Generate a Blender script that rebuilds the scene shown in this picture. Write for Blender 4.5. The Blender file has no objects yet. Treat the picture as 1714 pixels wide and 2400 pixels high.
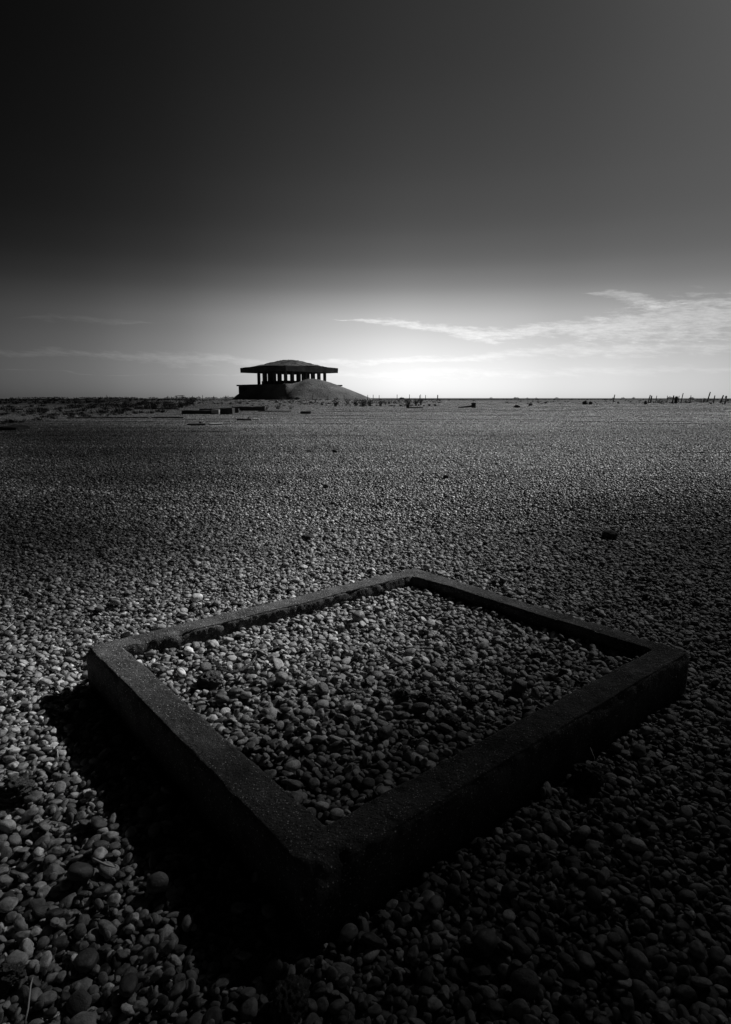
import bpy, bmesh, math, random
import numpy as np
from mathutils import Vector, Matrix, noise, Euler

random.seed(7)
rng = np.random.default_rng(11)
S = bpy.context.scene
C = S.collection
PI = math.pi
RAD = math.radians

# ------------------------------------------------------------------ camera
F_PX, HZ, W_PX, H_PX = 1437.0, 933.0, 1714.0, 2400.0
CAM_H = 1.30
PITCH = math.atan((H_PX / 2 - HZ) / F_PX)
cam = bpy.data.cameras.new('camera')
camo = bpy.data.objects.new('camera', cam)
C.objects.link(camo)
camo.location = (0, 0, CAM_H)
camo.rotation_euler = (PI / 2 - PITCH, 0, 0)
cam.sensor_fit = 'VERTICAL'
cam.sensor_height = 24
cam.lens = 24 * F_PX / H_PX
cam.clip_start = 0.05
cam.clip_end = 30000
S.camera = camo

SUN_AZ, SUN_EL = 47.5, 37.0        # azimuth clockwise from the view direction


def sst(t):
    t = min(1.0, max(0.0, t))
    return t * t * (3 - 2 * t)


def terrain(x, y):
    r = math.hypot(x, y)
    z = 0.97 * sst((r - 10) / 125.0)
    if r > 6:
        k = min(1, (r - 6) / 20)
        z += k * 0.028 * noise.noise((x * .03, y * .12, 3)) + k * 0.035 * noise.noise((x * .13, y * .13, 0)) + k * 0.02 * noise.noise((x * .4, y * .4, 5))
    return z


def at(px, d, py=None):
    """world point on the ground seen at photo column px, d metres ahead"""
    x = (px - W_PX / 2) / F_PX * d
    for _ in range(4):
        z = terrain(x, d)
        dep = d * math.cos(PITCH) - (z - CAM_H) * math.sin(PITCH)
        x = (px - W_PX / 2) / F_PX * dep
    return Vector((x, d, terrain(x, d)))


def row(v):
    dep = v.y * math.cos(PITCH) - (v.z - CAM_H) * math.sin(PITCH)
    up = v.y * math.sin(PITCH) + (v.z - CAM_H) * math.cos(PITCH)
    return H_PX / 2 - F_PX * up / dep


def on_ground(px, py):
    """where the ray through a photo pixel meets the ground"""
    lo, hi = 0.8, 125.0
    for _ in range(40):
        m = (lo * hi) ** .5
        if row(at(px, m)) > py:
            lo = m
        else:
            hi = m
    return at(px, lo)


def hit(px, py, z):
    a = (px - W_PX / 2) / F_PX
    b = -(py - H_PX / 2) / F_PX
    ry = math.cos(PITCH) + b * math.sin(PITCH)
    rz = b * math.cos(PITCH) - math.sin(PITCH)
    t = (z - CAM_H) / rz
    return (a * t, ry * t)


def tag(o, label=None, cat=None, group=None, kind=None):
    if label: o['label'] = label
    if cat: o['category'] = cat
    if group: o['group'] = group
    if kind: o['kind'] = kind
    return o


# ------------------------------------------------------------------ materials
class NT:
    def __init__(s, tree):
        s.t = tree
    def n(s, typ, **kw):
        nd = s.t.nodes.new(typ)
        for k, v in kw.items():
            setattr(nd, k, v)
        return nd
    def l(s, a, b):
        s.t.links.new(a, b)
    def m(s, op, a, b=None, c=None, clamp=False):
        nd = s.t.nodes.new('ShaderNodeMath'); nd.operation = op; nd.use_clamp = clamp
        for i, v in enumerate((a, b, c)):
            if v is None: continue
            if isinstance(v, (int, float)): nd.inputs[i].default_value = v
            else: s.l(v, nd.inputs[i])
        return nd.outputs[0]
    def ramp(s, f, stops, interp='LINEAR'):
        nd = s.t.nodes.new('ShaderNodeValToRGB')
        cr = nd.color_ramp; cr.interpolation = interp
        while len(cr.elements) > 1: cr.elements.remove(cr.elements[-1])
        cr.elements[0].position = stops[0][0]; v = stops[0][1]; cr.elements[0].color = (v, v, v, 1)
        for p, v in stops[1:]:
            e = cr.elements.new(p); e.color = (v, v, v, 1)
        s.l(f, nd.inputs[0])
        return nd.outputs[0]
    def noise(s, co, scale, detail=4, rough=.55, out=0):
        nd = s.t.nodes.new('ShaderNodeTexNoise')
        nd.inputs['Scale'].default_value = scale
        nd.inputs['Detail'].default_value = detail
        nd.inputs['Roughness'].default_value = rough
        if co is not None: s.l(co, nd.inputs['Vector'])
        return nd.outputs[out]


def mat(name, lo, hi, scale=5, rough=.85, bump=.3, bscale=40, bdist=.01, coord='Object', spec=.3,
        flecks=None, big=None):
    m = bpy.data.materials.new(name); m.use_nodes = True
    t = NT(m.node_tree); b = m.node_tree.nodes['Principled BSDF']
    tc = t.n('ShaderNodeTexCoord').outputs[coord] if coord != 'Position' else t.n('ShaderNodeNewGeometry').outputs['Position']
    f = t.noise(tc, scale, 6, .62)
    col = t.ramp(f, [(.3, lo), (.7, hi)])
    if big:
        g = t.ramp(t.noise(tc, big, 3, .5), [(.35, .65), (.65, 1.25)])
        col = t.m('MULTIPLY', col, g)
    if flecks:
        v = t.n('ShaderNodeTexVoronoi'); v.feature = 'F1'
        v.inputs['Scale'].default_value = flecks[0]
        t.l(tc, v.inputs['Vector'])
        sep = t.n('ShaderNodeSeparateColor'); t.l(v.outputs['Color'], sep.inputs[0])
        rad = t.m('MULTIPLY', sep.outputs[0], .42)
        near = t.m('LESS_THAN', v.outputs['Distance'], rad)
        pick = t.m('GREATER_THAN', sep.outputs[1], flecks[1])
        k = t.m('MULTIPLY', near, pick)
        k = t.m('MULTIPLY', k, flecks[2])
        k = t.m('MULTIPLY', k, sep.outputs[2])
        col = t.m('ADD', col, k)
        # dark pits too
        pk = t.m('LESS_THAN', sep.outputs[1], .22)
        pk = t.m('MULTIPLY', pk, near)
        col = t.m('MULTIPLY', col, t.m('SUBTRACT', 1.0, t.m('MULTIPLY', pk, .6)))
    t.l(col, b.inputs['Base Color'])
    b.inputs['Roughness'].default_value = rough
    b.inputs['Specular IOR Level'].default_value = spec
    if bump:
        bp = t.n('ShaderNodeBump'); bp.inputs['Strength'].default_value = bump
        bp.inputs['Distance'].default_value = bdist
        t.l(t.noise(tc, bscale, 5, .65), bp.inputs['Height'])
        t.l(bp.outputs[0], b.inputs['Normal'])
    return m


M = {}
M['kerb'] = mat('weathered_concrete', .035, .13, 11, .9, 1.0, 90, .015, flecks=(170, .45, .6), big=6)
M['concrete'] = mat('grey_concrete', .10, .2, 1.2, .9, .4, 6, .02, big=.35)
M['dark_concrete'] = mat('dark_concrete', .035, .08, 1.5, .95, .4, 6, .02)
M['pale_concrete'] = mat('pale_concrete', .3, .42, 2.0, .9, .3, 8, .02)
M['gravel'] = mat('gravel_bank', .16, .5, 5.0, .9, 1.0, 3.0, .25, coord='Position', big=.25)
M['roofgravel'] = mat('overgrown_gravel', .05, .3, .9, .95, 1.0, 2.5, .2, coord='Position', big=.3)
M['soil'] = mat('dark_heath', .03, .10, .35, .95, 1.0, 2.0, .15, coord='Position', big=.05)
M['wood'] = mat('weathered_timber', .05, .12, 12, .85, .4, 30, .01)
M['rust'] = mat('rusted_clinker', .015, .07, 30, .7, 1.0, 90, .01, spec=.6, flecks=(140, .6, .25))
M['leaf'] = mat('dark_leaf', .025, .06, 20, .8, 0, 1, 1)
M['straw'] = mat('dry_straw', .4, .6, 20, .7, 0, 1, 1)
M['rock'] = mat('dark_rock', .025, .07, 4, .9, .7, 20, .02)
M['tile_dark'] = mat('window_void', .012, .02, 4, .6, 0, 1, 1)


def pebble_material():
    m = bpy.data.materials.new('flint_pebble'); m.use_nodes = True
    t = NT(m.node_tree); b = m.node_tree.nodes['Principled BSDF']
    at_ = t.n('ShaderNodeAttribute'); at_.attribute_type = 'INSTANCER'; at_.attribute_name = 'tone'
    tc = t.n('ShaderNodeTexCoord').outputs['Object']
    oi = t.n('ShaderNodeObjectInfo')
    off = t.n('ShaderNodeVectorMath', operation='SCALE'); off.inputs[0].default_value = (37, 19, 53)
    t.l(at_.outputs['Fac'], off.inputs['Scale'])
    ad = t.n('ShaderNodeVectorMath', operation='ADD'); t.l(tc, ad.inputs[0]); t.l(off.outputs[0], ad.inputs[1])
    v = ad.outputs[0]
    a = t.ramp(t.noise(v, 1.3, 4, .6), [(.3, .5), (.5, 1.0), (.72, 1.5)])
    s = t.ramp(t.noise(v, 9, 3, .7), [(.35, .78), (.6, 1.08)])
    col = t.m('MULTIPLY', t.m('MULTIPLY', at_.outputs['Fac'], a), s)
    t.l(col, b.inputs['Base Color'])
    b.inputs['Roughness'].default_value = .5
    b.inputs['Specular IOR Level'].default_value = .5
    bp = t.n('ShaderNodeBump'); bp.inputs['Strength'].default_value = .25; bp.inputs['Distance'].default_value = .1
    t.l(t.noise(v, 7, 4, .6), bp.inputs['Height']); t.l(bp.outputs[0], b.inputs['Normal'])
    return m


M['pebble'] = pebble_material()


def far_pebble_material():
    m = bpy.data.materials.new('flint_pebble_far'); m.use_nodes = True
    t = NT(m.node_tree); b = m.node_tree.nodes['Principled BSDF']
    at_ = t.n('ShaderNodeAttribute'); at_.attribute_type = 'GEOMETRY'; at_.attribute_name = 'tone'
    pos = t.n('ShaderNodeNewGeometry').outputs['Position']
    sc = t.n('ShaderNodeVectorMath', operation='MULTIPLY'); sc.inputs[1].default_value = (.07, .55, 1); t.l(pos, sc.inputs[0])
    a = t.ramp(t.noise(pos, .35, 5, .6), [(.3, .75), (.7, 1.2)])
    a = t.m('MULTIPLY', a, t.ramp(t.noise(sc.outputs[0], 1.0, 4, .6), [(.32, .62), (.66, 1.28)]))
    t.l(t.m('MULTIPLY', at_.outputs['Fac'], a), b.inputs['Base Color'])
    b.inputs['Roughness'].default_value = .45
    b.inputs['Specular IOR Level'].default_value = .5
    return m


M['pebble_far'] = far_pebble_material()


# ------------------------------------------------------------------ mesh helper
class MB:
    def __init__(s):
        s.v = []; s.f = []
    def box(s, c, size, rz=0, taper=1.0, jit=0.0, tilt=(0, 0)):
        R = Euler((tilt[0], tilt[1], rz)).to_matrix()
        n = len(s.v)
        for dz in (-1, 1):
            k = taper if dz > 0 else 1
            for dx, dy in ((-1, -1), (1, -1), (1, 1), (-1, 1)):
                p = Vector((dx * size[0] / 2 * k, dy * size[1] / 2 * k, dz * size[2] / 2))
                if jit: p += Vector((random.uniform(-jit, jit), random.uniform(-jit, jit), random.uniform(-jit, jit)))
                s.v.append(Vector(c) + R @ p)
        s.f += [tuple(n + i for i in q) for q in ((0, 3, 2, 1), (4, 5, 6, 7), (0, 1, 5, 4), (1, 2, 6, 5), (2, 3, 7, 6), (3, 0, 4, 7))]
        return s
    def tube(s, pts, rad, n=6, cap=True):
        pts = [Vector(p) for p in pts]
        if not hasattr(rad, '__len__'): rad = [rad] * len(pts)
        base = len(s.v)
        for i, p in enumerate(pts):
            a = pts[max(0, i - 1)]; b = pts[min(len(pts) - 1, i + 1)]
            d = (b - a).normalized()
            u = d.orthogonal().normalized() if abs(d.z) < .95 else Vector((1, 0, 0))
            u = (u - d * u.dot(d)).normalized(); w = d.cross(u)
            for k in range(n):
                an = 2 * PI * k / n
                s.v.append(p + (u * math.cos(an) + w * math.sin(an)) * rad[i])
        for i in range(len(pts) - 1):
            for k in range(n):
                a = base + i * n + k; b = base + i * n + (k + 1) % n
                s.f.append((a, b, b + n, a + n))
        if cap:
            s.f.append(tuple(base + k for k in reversed(range(n))))
            s.f.append(tuple(base + (len(pts) - 1) * n + k for k in range(n)))
        return s
    def leaf(s, p, d, up, L, w):
        d = d.normalized(); side = d.cross(up)
        if side.length < 1e-3: side = d.orthogonal()
        side = side.normalized() * w / 2
        n = len(s.v)
        s.v += [p, p + d * L * .45 + side, p + d * L, p + d * L * .45 - side]
        s.f.append((n, n + 1, n + 2, n + 3))
    def build(s, name, m, parent=None, smooth=False, bevel=0, loc=None):
        me = bpy.data.meshes.new(name)
        o = loc if loc is not None else Vector((0, 0, 0))
        me.from_pydata([tuple(Vector(v) - o) for v in s.v], [], s.f)
        me.materials.append(m); me.update()
        if smooth:
            me.polygons.foreach_set('use_smooth', [True] * len(me.polygons))
        ob = bpy.data.objects.new(name, me); C.objects.link(ob)
        ob.location = o
        if parent: ob.parent = parent
        if bevel:
            b = ob.modifiers.new('bevel', 'BEVEL'); b.width = bevel; b.segments = 2
        return ob


def empty(name, loc, rz=0, **kw):
    o = bpy.data.objects.new(name, None); C.objects.link(o)
    o.location = loc; o.rotation_euler = (0, 0, rz)
    tag(o, **kw)
    return o


def ico(sub):
    bm = bmesh.new(); bmesh.ops.create_icosphere(bm, subdivisions=sub, radius=1)
    v = np.array([x.co[:] for x in bm.verts], dtype=np.float32)
    f = np.array([[q.index for q in p.verts] for p in bm.faces], dtype=np.int32)
    bm.free()
    return v, f


def pebble_shape(V, seed, kind):
    out = np.empty_like(V)
    so = seed * 13.7
    cuts = []
    r = random.Random(seed)
    if kind == 'flint':
        for _ in range(r.randint(2, 4)):
            n = Vector((r.gauss(0, 1), r.gauss(0, 1), r.gauss(0, .8))).normalized()
            cuts.append((n, r.uniform(.55, .8)))
    amp = {'smooth': .10, 'lumpy': .19, 'flint': .2}[kind]
    for i, p in enumerate(V):
        v = Vector(p)
        k = 1 + amp * noise.noise(v * .9 + Vector((so, 0, 0))) * 1.6 + amp * .35 * noise.noise(v * 2.3 + Vector((0, so, 0)))
        if kind == 'smooth':
            # superellipsoid-ish flattening for a water-worn look
            k *= (abs(v.x) ** 2.5 + abs(v.y) ** 2.5 + abs(v.z) ** 2.5) ** (-1 / 2.5) * .93
        q = v * k
        for n, d in cuts:
            e = q.dot(n) - d
            if e > 0: q -= n * e * .85
        out[i] = q
    return out


def mesh_from(name, V, Fc, m, smooth=True):
    me = bpy.data.meshes.new(name)
    me.vertices.add(len(V)); me.vertices.foreach_set('co', V.ravel().astype(np.float32))
    me.loops.add(Fc.size); me.loops.foreach_set('vertex_index', Fc.ravel())
    me.polygons.add(len(Fc))
    me.polygons.foreach_set('loop_start', np.arange(0, Fc.size, Fc.shape[1], dtype=np.int32))
    me.polygons.foreach_set('loop_total', np.full(len(Fc), Fc.shape[1], dtype=np.int32))
    me.update(calc_edges=True)
    if smooth: me.polygons.foreach_set('use_smooth', np.ones(len(Fc), dtype=bool))
    me.materials.append(m)
    return me


KINDS = ['smooth'] * 12 + ['lumpy'] * 4 + ['flint'] * 3
V3, F3 = ico(4)
V1, F1 = ico(2)
near_col = bpy.data.collections.new('pebble_shapes')
far_shapes = []
for i, k in enumerate(KINDS):
    me = mesh_from('pebble', pebble_shape(V3, i + 1, k), F3, M['pebble'])
    o = bpy.data.objects.new('pebble_%02d' % i, me)
    near_col.objects.link(o)
    far_shapes.append(pebble_shape(V1, i + 1, k))
NK = len(KINDS)

# ------------------------------------------------------------------ the square concrete kerb
KH = 0.18
outer = [Vector((*hit(px, py, KH), 0)) for px, py in ((200, 1515), (970, 1330), (1617, 1528), (733, 2064))]
inner = [Vector((*hit(px, py, KH), 0)) for px, py in ((293, 1517), (967, 1350), (1524, 1521), (763, 1926))]
kc = sum(outer, Vector()) / 4


def kerb():
    prof = []      # (u across 0 outer..1 inner, z)
    for z in np.linspace(-.12, KH - .012, 12): prof.append((0, z, 0))
    for a in (20, 45, 70): prof.append((0, KH, a))
    for u in np.linspace(.06, .94, 15): prof.append((u, KH, None))
    for a in (70, 45, 20): prof.append((1, KH, a))
    for z in np.linspace(KH - .012, -.12, 12): prof.append((1, z, 0))
    verts = []; faces = []
    n = len(prof)
    rings = 0
    chips = [(Vector((*hit(733, 2064, KH), KH)), .05, .04), (Vector((*hit(800, 2030, KH), KH)), .05, .034),
             (Vector((*hit(850, 2000, KH), KH)), .04, .014), (Vector((*hit(700, 2035, KH), KH)), .03, .01),
             (Vector((*hit(1612, 1532, KH), KH)), .02, .01), (Vector((*hit(206, 1520, KH), KH)), .02, .01),
             (Vector((*hit(345, 1505, KH), KH)), .03, .014), (Vector((*hit(425, 1482, KH), KH)), .03, .014),
             (Vector((*hit(560, 1440, KH), KH)), .03, .014), (Vector((*hit(1100, 1400, KH), KH)), .03, .012),
             (Vector((*hit(1260, 1830, KH), KH)), .02, .008), (Vector((*hit(440, 1765, KH), KH)), .02, .008)]
    for s in range(4):
        a, b = outer[s], outer[(s + 1) % 4]; ai, bi = inner[s], inner[(s + 1) % 4]
        N = int((b - a).length / .011)
        dr = (b - a).normalized()
        for j in range(N):
            t = j / N
            for (u, z, ang) in prof:
                po = a.lerp(b, t); pi_ = ai.lerp(bi, t)
                q = po.lerp(pi_, u); q.z = z
                wdir = (pi_ - po).normalized()
                if ang:
                    r = .014
                    sgn = 1 if u == 0 else -1
                    q += wdir * sgn * r * (1 - math.cos(RAD(ang)))
                    q.z = z - r * (1 - math.sin(RAD(ang)))
                edge = max(0, 1 - min(u, 1 - u) / .12) if ang is not None or u in (0, 1) else max(0, 1 - min(u, 1 - u) / .12) * .5
                top = z > KH - .02
                nn = noise.noise(q * 26); n2 = noise.noise(q * 70 + Vector((9, 0, 0))); n0 = noise.noise(q * 5)
                n3 = noise.noise(q * 9 + Vector((0, 7, 3)))
                if top:
                    er = edge * (max(0, nn + .1) * .010 + max(0, n2) * .008 + max(0, n3 - .15) * .022)
                    q.z += n0 * .006 + n2 * .0022 - er + .004 * noise.noise(q * 1.5)
                    if u < .5: q += wdir * er * .9
                    else: q -= wdir * er * .9
                else:
                    k = nn * .0025 + n2 * .002 + n0 * .004
                    q += wdir * (k if u == 0 else -k)
                if top and ang is None:
                    n5 = noise.noise(q * 34 + Vector((40, 2, 0)))
                    q.z -= max(0, n5 - .38) * .02
                for c, rr, dd in chips:
                    dist = (q - c).length * (1 + .5 * nn)
                    if dist < rr * 1.6:
                        k = sst(1 - dist / (rr * 1.6))
                        q.z -= dd * k
                        cen = (kc - q); cen.z = 0
                        if u < .5: q += wdir * dd * k * .6
                        else: q -= wdir * dd * k * .6
                verts.append(tuple(q))
            rings += 1
    for i in range(rings):
        for k in range(n - 1):
            a = i * n + k; b = ((i + 1) % rings) * n + k
            faces.append((a, a + 1, b + 1, b))
    me = bpy.data.meshes.new('concrete_kerb')
    me.from_pydata([tuple(Vector(v) - kc) for v in verts], [], faces)
    me.polygons.foreach_set('use_smooth', [True] * len(faces))
    me.materials.append(M['kerb'])
    o = bpy.data.objects.new('concrete_kerb', me); C.objects.link(o); o.location = kc
    tag(o, 'low square concrete kerb with speckled top standing in the foreground shingle, filled with pebbles', 'kerb')


kerb()

# ------------------------------------------------------------------ shingle, dropped pebble by pebble
def in_poly(P, poly):
    """vectorised signed test: positive inside convex polygon; returns min distance to edges (numpy arrays)"""
    X, Y = P
    d = np.full(X.shape, 1e9)
    n = len(poly)
    cx = sum(p.x for p in poly) / n; cy = sum(p.y for p in poly) / n
    for i in range(n):
        a, b = poly[i], poly[(i + 1) % n]
        ex, ey = b.x - a.x, b.y - a.y; L = math.hypot(ex, ey)
        s = ((X - a.x) * ey - (Y - a.y) * ex) / L
        sc = ((cx - a.x) * ey - (cy - a.y) * ex) / L
        d = np.minimum(d, s * (1 if sc > 0 else -1))
    return d


def rand_sizes(n, big=1.0):
    a = np.exp(rng.normal(math.log(.0120), .33, n)) * big
    a = np.clip(a, .005, .029)
    b = a * rng.uniform(.62, .92, n)
    c = a * rng.uniform(.32, .56, n)
    return a, b, c


def rand_tones(n):
    t = np.clip(rng.normal(.225, .095, n), .05, .55)
    u = rng.random(n)
    t = np.where(u < .08, rng.uniform(.45, .72, n), t)
    t = np.where(u > .8, rng.uniform(.05, .13, n), t)
    return t


def deposit(H, x0, y0, res, xs, ys, A, B, Cc, wrap=False, reject=None):
    """drop ellipsoids on height field H; returns list of (x,y,z,tiltx,tilty,yaw,a,b,c,ix)"""
    ny, nx = H.shape
    out = []
    n = len(A)
    yaw = rng.uniform(0, PI, n)
    ii = 0
    for k in range(n):
        best = None
        for q in range(xs.shape[1]):
            x = xs[k, q]; y = ys[k, q]
            i = int((x - x0) / res); j = int((y - y0) / res)
            if not wrap and not (0 <= i < nx and 0 <= j < ny): continue
            h = H[j % ny, i % nx]
            if reject is not None and reject[j, i]: continue
            if best is None or h < best[0]: best = (h, x, y, i, j)
        if best is None: continue
        _, x, y, i, j = best
        a, b, c = A[k], B[k], Cc[k]
        r = int(a / res) + 1
        if wrap:
            jj = np.arange(j - r, j + r + 1) % ny; iii = np.arange(i - r, i + r + 1) % nx
            patch = H[np.ix_(jj, iii)]
        else:
            if i - r < 0 or j - r < 0 or i + r >= nx or j + r >= ny: continue
            patch = H[j - r:j + r + 1, i - r:i + r + 1]
        g = np.arange(-r, r + 1) * res
        GX, GY = np.meshgrid(g, g)
        cy, sy = math.cos(yaw[k]), math.sin(yaw[k])
        U = (GX * cy + GY * sy) / a; Vv = (-GX * sy + GY * cy) / b
        rho = U * U + Vv * Vv
        ins = rho < 1
        if reject is not None and reject[j - r:j + r + 1, i - r:i + r + 1][rho < .9].any(): continue
        prof = c * np.sqrt(np.maximum(0, 1 - rho))
        hs = patch[ins]
        if len(hs) < 2: hs = patch.ravel()
        # local slope
        w = ins.astype(float); sw = w.sum()
        mh = (patch * w).sum() / sw
        sx = (patch * w * GX).sum() / max(1e-9, (w * GX * GX).sum()); sl = (patch * w * GY).sum() / max(1e-9, (w * GY * GY).sum())
        sx = max(-.7, min(.7, sx)); sl = max(-.7, min(.7, sl))
        plane = mh + sx * GX + sl * GY
        gap = (patch - plane + prof * .85)[ins]
        zoff = np.percentile(gap, 82) if len(gap) else c
        top = plane + zoff + prof
        new = np.where(ins, np.maximum(patch, top), patch)
        if wrap: H[np.ix_(jj, iii)] = new
        else: H[j - r:j + r + 1, i - r:i + r + 1] = new
        out.append((x, y, mh + zoff, sx, sl, yaw[k], a, b, c))
    return np.array(out)


def rotations(P):
    R = np.empty((len(P), 3))
    for i, p in enumerate(P):
        nrm = Vector((-p[3], -p[4], 1)).normalized()
        nrm = (nrm + Vector(rng.normal(0, .13, 3))).normalized()
        q = Vector((0, 0, 1)).rotation_difference(nrm)
        e = (q.to_matrix() @ Matrix.Rotation(p[5], 3, 'Z')).to_euler()
        R[i] = e[:]
    return R


RES = .0065
X0, X1, Y0, Y1 = -4.9, 4.9, .35, 6.3
nx = int((X1 - X0) / RES); ny = int((Y1 - Y0) / RES)
gx = X0 + (np.arange(nx) + .5) * RES; gy = Y0 + (np.arange(ny) + .5) * RES
GX, GY = np.meshgrid(gx, gy)
dout = in_poly((GX, GY), outer)
din = in_poly((GX, GY), inner)
Hm = np.full((ny, nx), -.04)
# slow undulation
Hm += .012 * np.sin(GX * 1.7 + .6 * np.sin(GY * 1.3)) * np.cos(GY * 1.1 + .4) + .006 * np.sin(GX * 4.1 + GY * 3.3)
# shingle banked against the far sides of the kerb
bank = np.clip(1 + dout / .45, 0, 1) * (dout < 0)
far_side = ((GX - kc.x) * 0.1 + (GY - kc.y) > .35)
Hm += bank * far_side * .10
# level inside the kerb
cb, cr, cf, cl = inner[1], inner[2], inner[3], inner[0]
ty = np.clip((GY - cf.y) / (cb.y - cf.y), 0, 1)
tx = np.clip((GX - cl.x) / (cr.x - cl.x), 0, 1)
lvl = .158 - .046 * ty ** 1.2 - .012 * tx - .045
lvl = lvl + .006 * np.sin(GX * 5 + 1) * np.sin(GY * 6)
Hm = np.where(din > -.02, lvl, Hm)
wall = (dout > 0) & (din < 0)
Hm = np.where(wall, KH, Hm)
wedge = np.abs(GX) > .66 * GY + .75
rej = wall | wedge

# a few pebbles the photo singles out: (px, py, a, b/a, c/a, tone, level)
SPECIAL = [(462, 1401, .040, .8, .62, .6, 0), (840, 1457, .038, .9, .8, .2, .1), (424, 1572, .028, .6, .5, .75, .12),
           (660, 1592, .028, .9, .8, .3, .12), (520, 1635, .032, .7, .55, .12, .12), (1216, 1612, .034, .95, .9, .08, .12),
           (1050, 1757, .018, .8, .7, .5, .12), (270, 1415, .034, .75, .6, .25, 0),
           (1230, 2300, .034, .85, .8, .12, 0), (1020, 2115, .032, .6, .6, .24, 0), (1140, 2200, .03, .9, .75, .16, 0),
           (190, 2045, .036, .9, .6, .06, 0), (200, 2235, .034, .8, .5, .08, 0), (70, 1895, .027, .6, .5, .26, 0),
           (300, 2300, .034, .6, .4, .06, 0), (265, 1905, .024, .5, .5, .3, 0), (210, 1856, .026, .5, .5, .3, 0),
           (15, 1925, .03, .7, .6, .4, 0), (1000, 1330, .03, .9, .8, .25, 0), (985, 1660, .036, .6, .6, .1, .12),
           (370, 2070, .03, .85, .7, .13, 0), (755, 1615, .033, .8, .7, .14, .12), (905, 1715, .036, .6, .6, .09, .12)]


def cand(n, K, x0, x1, y0, y1, power=1.0):
    # wedge-shaped sampling
    ys = y0 + (y1 - y0) * rng.random((n, K)) ** power
    w = .66 * ys + .75
    xs = (rng.random((n, K)) * 2 - 1) * w
    return xs, ys


NPB = 190000
A, B, Cc = rand_sizes(NPB)
# a few large ones late
u = rng.random(NPB)
xs, ys = cand(NPB, 4, X0, X1, Y0 + .05, Y1 - .05, .62)
P = deposit(Hm, X0, Y0, RES, xs, ys, A, B, Cc, reject=rej)
# extra pass inside the kerb and near the lens, where layers must close
n2 = 14000
A2, B2, C2 = rand_sizes(n2, 1.1)
xs2 = rng.uniform(-1.4, 1.5, (n2, 14)); ys2 = rng.uniform(1.1, 4.2, (n2, 14))
P2 = deposit(Hm, X0, Y0, RES, xs2, ys2, A2, B2, C2, reject=rej | (din < 0))
n3 = 500
A3 = rng.uniform(.020, .028, n3); B3 = A3 * rng.uniform(.6, .9, n3); C3 = A3 * rng.uniform(.4, .65, n3)
xs3, ys3 = cand(n3, 3, X0, X1, Y0 + .1, Y1 - .1, .62)
P3 = deposit(Hm, X0, Y0, RES, xs3, ys3, A3, B3, C3, reject=rej)
PS = []; st = []
for px, py, a, rb, rc, tn, z in SPECIAL:
    x, y = hit(px, py, z + .02)
    p = deposit(Hm, X0, Y0, RES, np.array([[x]]), np.array([[y]]), np.array([a]), np.array([a * rb]), np.array([a * rc]), reject=rej)
    if len(p): PS.append(p[0]); st.append(tn)
allP = np.concatenate([P, P2, P3, np.array(PS)])
tones = np.concatenate([rand_tones(len(P) + len(P2) + len(P3)), np.array(st)])
kind_ix = rng.integers(0, NK, len(allP))
kind_ix[-len(PS):] = 1
# hidden ones can go
keep = np.ones(len(allP), bool)
ii = ((allP[:, 0] - X0) / RES).astype(int); jj = ((allP[:, 1] - Y0) / RES).astype(int)
keep &= allP[:, 2] + allP[:, 8] > Hm[np.clip(jj, 0, ny - 1), np.clip(ii, 0, nx - 1)] - .05
allP = allP[keep]; tones = tones[keep]; kind_ix = kind_ix[keep]
rots = rotations(allP)
print('pebbles near', len(allP), 'mean top', Hm[~rej].mean())


def points_object(name, pts, rot, scl, idx, tone, coll, label):
    me = bpy.data.meshes.new(name)
    me.vertices.add(len(pts)); me.vertices.foreach_set('co', np.asarray(pts, np.float32).ravel())
    for nm, ty, data in (('rot', 'FLOAT_VECTOR', rot), ('scl', 'FLOAT_VECTOR', scl)):
        a = me.attributes.new(nm, ty, 'POINT'); a.data.foreach_set('vector', np.asarray(data, np.float32).ravel())
    a = me.attributes.new('idx', 'INT', 'POINT'); a.data.foreach_set('value', np.asarray(idx, np.int32))
    a = me.attributes.new('tone', 'FLOAT', 'POINT'); a.data.foreach_set('value', np.asarray(tone, np.float32))
    o = bpy.data.objects.new(name, me); C.objects.link(o)
    ng = bpy.data.node_groups.new(name + '_scatter', 'GeometryNodeTree')
    ng.interface.new_socket('Geometry', in_out='INPUT', socket_type='NodeSocketGeometry')
    ng.interface.new_socket('Geometry', in_out='OUTPUT', socket_type='NodeSocketGeometry')
    N = ng.nodes; L = ng.links
    gi = N.new('NodeGroupInput'); go = N.new('NodeGroupOutput')
    ci = N.new('GeometryNodeCollectionInfo'); ci.inputs['Collection'].default_value = coll
    ci.inputs['Separate Children'].default_value = True; ci.inputs['Reset Children'].default_value = True
    iop = N.new('GeometryNodeInstanceOnPoints'); iop.inputs['Pick Instance'].default_value = True
    def attr(nm, ty):
        n = N.new('GeometryNodeInputNamedAttribute'); n.data_type = ty; n.inputs['Name'].default_value = nm
        return n.outputs['Attribute']
    L.new(gi.outputs[0], iop.inputs['Points']); L.new(ci.outputs[0], iop.inputs['Instance'])
    L.new(attr('idx', 'INT'), iop.inputs['Instance Index'])
    er = N.new('FunctionNodeEulerToRotation'); L.new(attr('rot', 'FLOAT_VECTOR'), er.inputs[0])
    L.new(er.outputs[0], iop.inputs['Rotation'])
    L.new(attr('scl', 'FLOAT_VECTOR'), iop.inputs['Scale'])
    L.new(iop.outputs[0], go.inputs[0])
    md = o.modifiers.new('scatter', 'NODES'); md.node_group = ng
    tag(o, label, 'shingle', kind='stuff')
    return o


points_object('shingle', allP[:, :3], rots, allP[:, 6:9], kind_ix, tones, near_col,
              'rounded flint pebbles covering the ground around and inside the square concrete kerb')

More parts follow.
